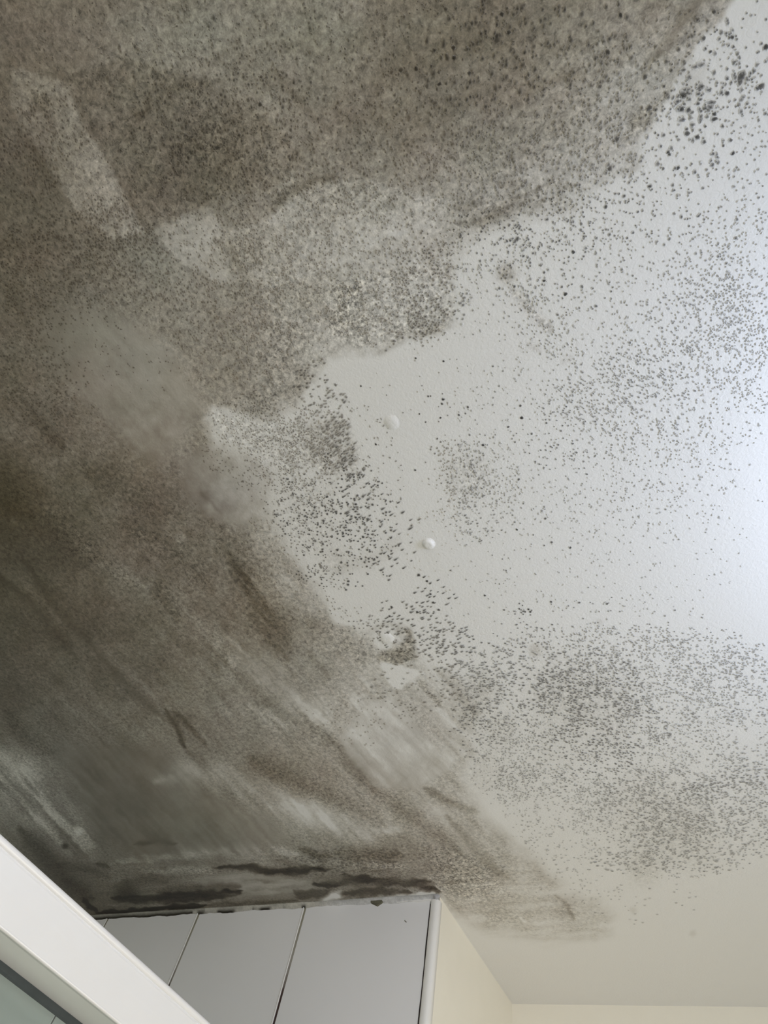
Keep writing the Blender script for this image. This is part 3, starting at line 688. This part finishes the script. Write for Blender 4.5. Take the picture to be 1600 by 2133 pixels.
# --- tiles
PITCH, GAP, TH = .2522, .0040, .40
XR = -.4558                                     # right edge of the last tile
tile_me = {}
def tile(x1, w, z1, h):
    key = (round(w, 4), round(h, 4))
    if key not in tile_me:
        me = box_me('tile', -w, 0, 0, .008, -h, 0, bevel=.0012, seg=2); me.materials.append(M_TILE); tile_me[key] = me
    o = bpy.data.objects.new('tile', tile_me[key]); SC.collection.objects.link(o); o.parent = wall_back
    o.location = (x1, TY, z1); return o
row = 0; z = CZ - .003
while z > .05:
    h = min(TH, z); c = 0; x = XR
    while x > X0 + .02:
        w = min(PITCH - GAP, x - X0)
        tile(x, w, z, h); x -= PITCH; c += 1
    z -= TH + GAP
def grout_mat():
    m, N, L, b = nodes('mouldy_grout')
    geo = N.new('ShaderNodeNewGeometry'); sx = N.new('ShaderNodeSeparateXYZ'); L.new(geo.outputs['Position'], sx.inputs[0])
    nz = N.new('ShaderNodeTexNoise'); nz.inputs['Scale'].default_value = 60; L.new(geo.outputs['Position'], nz.inputs['Vector'])
    ad = N.new('ShaderNodeMath'); ad.operation = 'MULTIPLY_ADD'; ad.inputs[1].default_value = .05
    L.new(nz.outputs['Fac'], ad.inputs[0]); L.new(sx.outputs['Z'], ad.inputs[2])
    cr = N.new('ShaderNodeValToRGB'); mr = N.new('ShaderNodeMapRange'); mr.inputs['From Min'].default_value = CZ - .18; mr.inputs['From Max'].default_value = CZ + .03
    L.new(ad.outputs[0], mr.inputs['Value']); L.new(mr.outputs['Result'], cr.inputs['Fac'])
    e = cr.color_ramp.elements; e[0].position = .1; e[0].color = (.045, .022, .02, 1); e[1].position = .9; e[1].color = (.30, .285, .21, 1)
    k = e.new(.32); k.color = (.07, .042, .036, 1); k = e.new(.5); k.color = (.36, .34, .30, 1)
    L.new(cr.outputs['Color'], b.inputs['Base Color']); b.inputs['Roughness'].default_value = .9
    return m
M_GROUT = grout_mat()
def strip(name, pts_fn, n, mat, parent, label=None):
    """a vertical or level joint: cross-section rows swept with small irregularities"""
    V = []; F = []; k = None
    for i in range(n):
        r = pts_fn(i / (n - 1)); k = len(r); V += r
    for i in range(n - 1):
        for j in range(k - 1): F.append((i * k + j, i * k + j + 1, (i + 1) * k + j + 1, (i + 1) * k + j))
    o = mesh(name, V, F, mat, parent, smooth=True)
    if label: o['label'] = label
    return o
rg = np.random.RandomState(9)
x = XR - PITCH
while x > X0:
    g0, g1 = x, x + GAP
    strip('grout_line', lambda u, a=g0, b=g1: [(a - .0002, TY + .0006 + .0003 * math.sin(u * 70 + a * 9), u * (CZ - .004)), ((a + b) / 2, TY + .0010, u * (CZ - .004)),
          (b + .0002, TY + .0008, u * (CZ - .004))], 60, M_GROUT, wall_back)
    strip('tile_edge_highlight', lambda u, a=g0: [(a - .0030, TY + .0004, u * (CZ - .006)), (a - .0024, TY - .0007, u * (CZ - .006)),
          (a - .0012, TY - .0010 - .0002 * math.sin(u * 90), u * (CZ - .006)), (a - .0002, TY - .0005, u * (CZ - .006)), (a + .0002, TY + .0028, u * (CZ - .006))], 50, M_TRIM, wall_back)  # pale raised strip stands in for light caught on the tile edge
    x -= PITCH
# corner bead (quarter-round trim) and the mouldy black gap beside it
def bead_row(u):
    z = u * (CZ - .006); r = .0075; cx, cy = RX - r + .0008, TY + r - .0018
    row = [(XR + .0022, TY + .006, z), (XR + .0022, TY - .0016, z), (XR + .0034, TY - .0026, z)]
    for i in range(9):
        a = math.radians(-90 + 90 * i / 8); row.append((cx + r * math.cos(a), cy + r * math.sin(a) - .0008, z))
    row.append((RX + .0008, TY + .012, z)); row.append((RX - .0002, TY + .0125, z)); return row
tr = strip('trim_1', bead_row, 12, M_TRIM, None, 'white plastic bead along the outer tile corner'); tr['kind'] = 'structure'
def black_row(u):
    z = u * (CZ - .012); w = .0006 * math.sin(u * 140) + .0004 * math.sin(u * 333 + 1)
    return [(XR - .0006, TY + .002, z), (XR - .0001 + w * .5, TY - .0006, z), (XR + .0012 + w * .3, TY - .0014, z), (XR + .0026, TY - .0014, z)]
strip('mouldy_joint', black_row, 160, M_DARK, wall_back, 'thin black mouldy joint beside the corner bead')

# --- sealant between ceiling and tiles
def sealant():
    n = 700; V = []; C = []; F = []; rng = np.random.RandomState(3)
    xs = np.linspace(X0, RX + .001, n)
    nz = lambda s, k: fbm(xs * 1000, np.full(n, k * 31.0), s, 3, k)
    wid = .0042 + .0035 * (nz(30, 1) - .3) ; dn = .0050 + .0050 * (nz(24, 2) - .3)
    px, py = to_photo(np.stack([xs, np.full(n, TY), np.full(n, CZ)], -1))
    black = sstep(.40, .55, nz(22, 3) + .55 * sstep(440, 330, px) - .10 * sstep(500, 560, px) - .5 * sstep(660, 700, px))
    dirt = .35 + .65 * sstep(.35, .6, nz(60, 4)); pale = np.array([.62, .60, .54]); white = np.array([.74, .74, .73])
    for i in range(n):
        base = pale * (1 - sstep(650, 720, px[i])) + white * sstep(650, 720, px[i])
        top = base * (.55 + .45 * dirt[i]) * (.55 if px[i] < 430 else .85)
        bk = np.array([.022, .018, .012]); low = bk * black[i] + base * .75 * (1 - black[i])
        y0 = TY - wid[i]; z0 = CZ - dn[i]
        row = [((xs[i], y0 - .0015, CZ + .0002), top * .7), ((xs[i], y0, CZ - .0009), top), ((xs[i], TY - wid[i] * .45, CZ - dn[i] * .35), top * .6 + low * .4),
               ((xs[i], TY - .0010, CZ - dn[i] * .8), low), ((xs[i], TY + .0002, z0 - .0012), low)]
        for v, c in row: V.append(v); C.append(c)
    for i in range(n - 1):
        for j in range(4): F.append((i * 5 + j, (i + 1) * 5 + j, (i + 1) * 5 + j + 1, i * 5 + j + 1))
    me = bpy.data.meshes.new('sealant_bead'); me.from_pydata(V, [], F); me.update(); me.polygons.foreach_set('use_smooth', [True] * len(F))
    set_film(me, np.clip(np.array(C), .01, .8), np.full(len(V), .25))
    o = link('sealant_bead', me, M_CEIL, wall_back); o['label'] = 'uneven bead of stained sealant under the ceiling'
sealant()
def on_tiles(px, py, y=TY):
    v = ray(px, py); return CAM + v * (y - CAM[1]) / v[..., 1:2]
def scab(name, pts, mat, thick, parent, label=None, y=TY):
    P = on_tiles(np.array([p[0] for p in pts], float), np.array([p[1] for p in pts], float)); n = len(pts)
    c = P.mean(0); V = [(p[0], y + .0006, p[2]) for p in P] + [(c[0] + (p[0] - c[0]) * .82, y - thick, c[2] + (p[2] - c[2]) * .82) for p in P]
    F = [tuple(range(n, 2 * n))] + [(i, (i + 1) % n, n + (i + 1) % n, n + i) for i in range(n)]
    o = mesh(name, V, F, mat, parent)
    bm = bmesh.new(); bm.from_mesh(o.data); bmesh.ops.recalc_face_normals(bm, faces=bm.faces); bm.to_mesh(o.data); bm.free()
    if label: o['label'] = label
M_OLIVE = plain('olive_scab', (.13, .125, .085), .9, var=.5, scale=220, bump=.5)
scab('sealant_flake', [(771, 1872), (798, 1869), (800, 1880), (794, 1884), (787, 1889), (776, 1884), (771, 1881)], M_OLIVE, .0022, wall_back, 'olive flake of mouldy sealant')
scab('dirt_speck', [(843, 1916), (848, 1921), (846, 1922), (842, 1918)], M_OLIVE, .0004, wall_back)
scab('sealant_smear', [(812, 1870), (900, 1862), (912, 1866), (904, 1877), (880, 1880), (850, 1878), (824, 1882), (806, 1878)], M_PATCH, .0009, wall_back, 'white smear of sealant near the corner')
scab('sealant_smear', [(408, 1892), (418, 1890), (430, 1898), (424, 1903), (414, 1898)], M_OLIVE, .001, wall_back)
# lump of filler at the very corner
bm = bmesh.new(); bmesh.ops.create_icosphere(bm, subdivisions=3, radius=1)
cc, _ = on_ceiling(909, 1864)
for v in bm.verts:
    k = 1 + .35 * (vnoise(np.array(v.co.x * 2 + 9), np.array(v.co.y * 2 + v.co.z * 3 + 5)) - .5)
    v.co = Vector((cc[0] + v.co.x * .0055 * k, cc[1] + .0015 + v.co.y * .0045 * k, CZ - .002 + v.co.z * .0045 * k))
me = bpy.data.meshes.new('filler_lump'); bm.to_mesh(me); me.polygons.foreach_set('use_smooth', [True] * len(me.polygons))
o = link('filler_lump', me, plain('grey_filler', (.42, .42, .43), .8, var=.35, scale=260, bump=.8), ceiling)

# ------------------------------------------------------------------ shower screen
RXF, RZT = -.485, 1.980
screen = bpy.data.objects.new('shower_screen', None); SC.collection.objects.link(screen); screen.location = (RXF - .03, TY - .6, 0)
screen['label'] = 'glass shower screen with a white metal top rail against the tiled wall'
screen['category'] = 'shower screen'
inv = Matrix.Translation((-screen.location[0], -screen.location[1], 0))
SY0, SY1 = -.75, TY - .0005
def sweep_y(name, prof, y0, y1, mat, label=None):
    n = len(prof); V = [(x, y, z) for y in (y0, y1) for x, z in prof]
    F = [(i, (i + 1) % n, n + (i + 1) % n, n + i) for i in range(n)] + [tuple(range(n)), tuple(range(2 * n - 1, n - 1, -1))]
    o = mesh(name, V, F, mat, screen); o.matrix_parent_inverse = inv
    bm = bmesh.new(); bm.from_mesh(o.data); bmesh.ops.recalc_face_normals(bm, faces=bm.faces); bm.to_mesh(o.data); bm.free()
    if label: o['label'] = label
    return o
f = RXF; zt = RZT; zb = 1.9375
top = [(f - .062, zb), (f - .062, zt - .002), (f - .060, zt)]
for i in range(12):
    a = math.radians(90 - 165 * i / 11); top.append((f - .0018 + .0030 * math.cos(a), zt - .0030 + .0030 * math.sin(a)))
top += [(f - .0004, zt - .0068), (f, zt - .0080), (f + .0006, zt - .022), (f + .0004, zb + .0022)]
for i in range(5):
    a = math.radians(0 - 90 * i / 4); top.append((f - .0012 + .0018 * math.cos(a), zb + .0014 + .0014 * math.sin(a)))
top += [(f - .006, zb + .0006), (f - .044, zb + .0002), (f - .0445, zb + .004), (f - .052, zb + .004), (f - .0525, zb)]
sweep_y('top_rail', top, SY0, SY1, M_RAIL, 'satin white metal top rail')
sweep_y('gasket', [(f - .0440, zb - .004), (f - .0440, zb + .003), (f - .0475, zb + .004), (f - .0475, zb - .004), (f - .0460, zb - .0055)], SY0 + .002, SY1 - .001, M_RUBBER, 'dark rubber gasket under the rail')
def glass():
    m, N, L, b = nodes('screen_glass')
    out = N['Material Output']; tr = N.new('ShaderNodeBsdfTransparent'); tr.inputs[0].default_value = (.90, .97, .95, 1)
    gl = N.new('ShaderNodeBsdfGlossy'); gl.inputs['Roughness'].default_value = .04; gl.inputs['Color'].default_value = (1, 1, 1, 1)
    lw = N.new('ShaderNodeLayerWeight'); lw.inputs['Blend'].default_value = .5
    pw = N.new('ShaderNodeMath'); pw.operation = 'POWER'; pw.inputs[1].default_value = 4.0; L.new(lw.outputs['Facing'], pw.inputs[0])
    fr = N.new('ShaderNodeMath'); fr.operation = 'MULTIPLY_ADD'; fr.inputs[1].default_value = .6; fr.inputs[2].default_value = .03; L.new(pw.outputs[0], fr.inputs[0])
    mx = N.new('ShaderNodeMixShader'); L.new(fr.outputs[0], mx.inputs[0]); L.new(tr.outputs[0], mx.inputs[1]); L.new(gl.outputs[0], mx.inputs[2])
    df = N.new('ShaderNodeBsdfDiffuse'); df.inputs[0].default_value = (.62, .66, .64, 1)
    mx2 = N.new('ShaderNodeMixShader'); mx2.inputs[0].default_value = .10
    L.new(mx.outputs[0], mx2.inputs[1]); L.new(df.outputs[0], mx2.inputs[2]); L.new(mx2.outputs[0], out.inputs[0]); return m
def spart(name, x0, x1, y0, y1, z0, z1, mat, bevel=.0008, label=None):
    o = box(name, x0, x1, y0, y1, z0, z1, mat, screen, bevel); o.matrix_parent_inverse = inv
    if label: o['label'] = label
    return o
spart('glass_pane', f - .0520, f - .0460, SY0 + .01, SY1 - .012, .052, zb + .003, glass(), .0006, 'clear glass pane with a green tint')
spart('wall_profile', f - .062, f - .034, SY1 - .022, SY1, .05, zb - .0005, M_RAIL)
spart('end_post', f - .062, f - .034, SY0, SY0 + .022, .05, zb - .0005, M_RAIL)
spart('bottom_rail', f - .068, f - .030, SY0, SY1, 0.0, .05, M_RAIL)
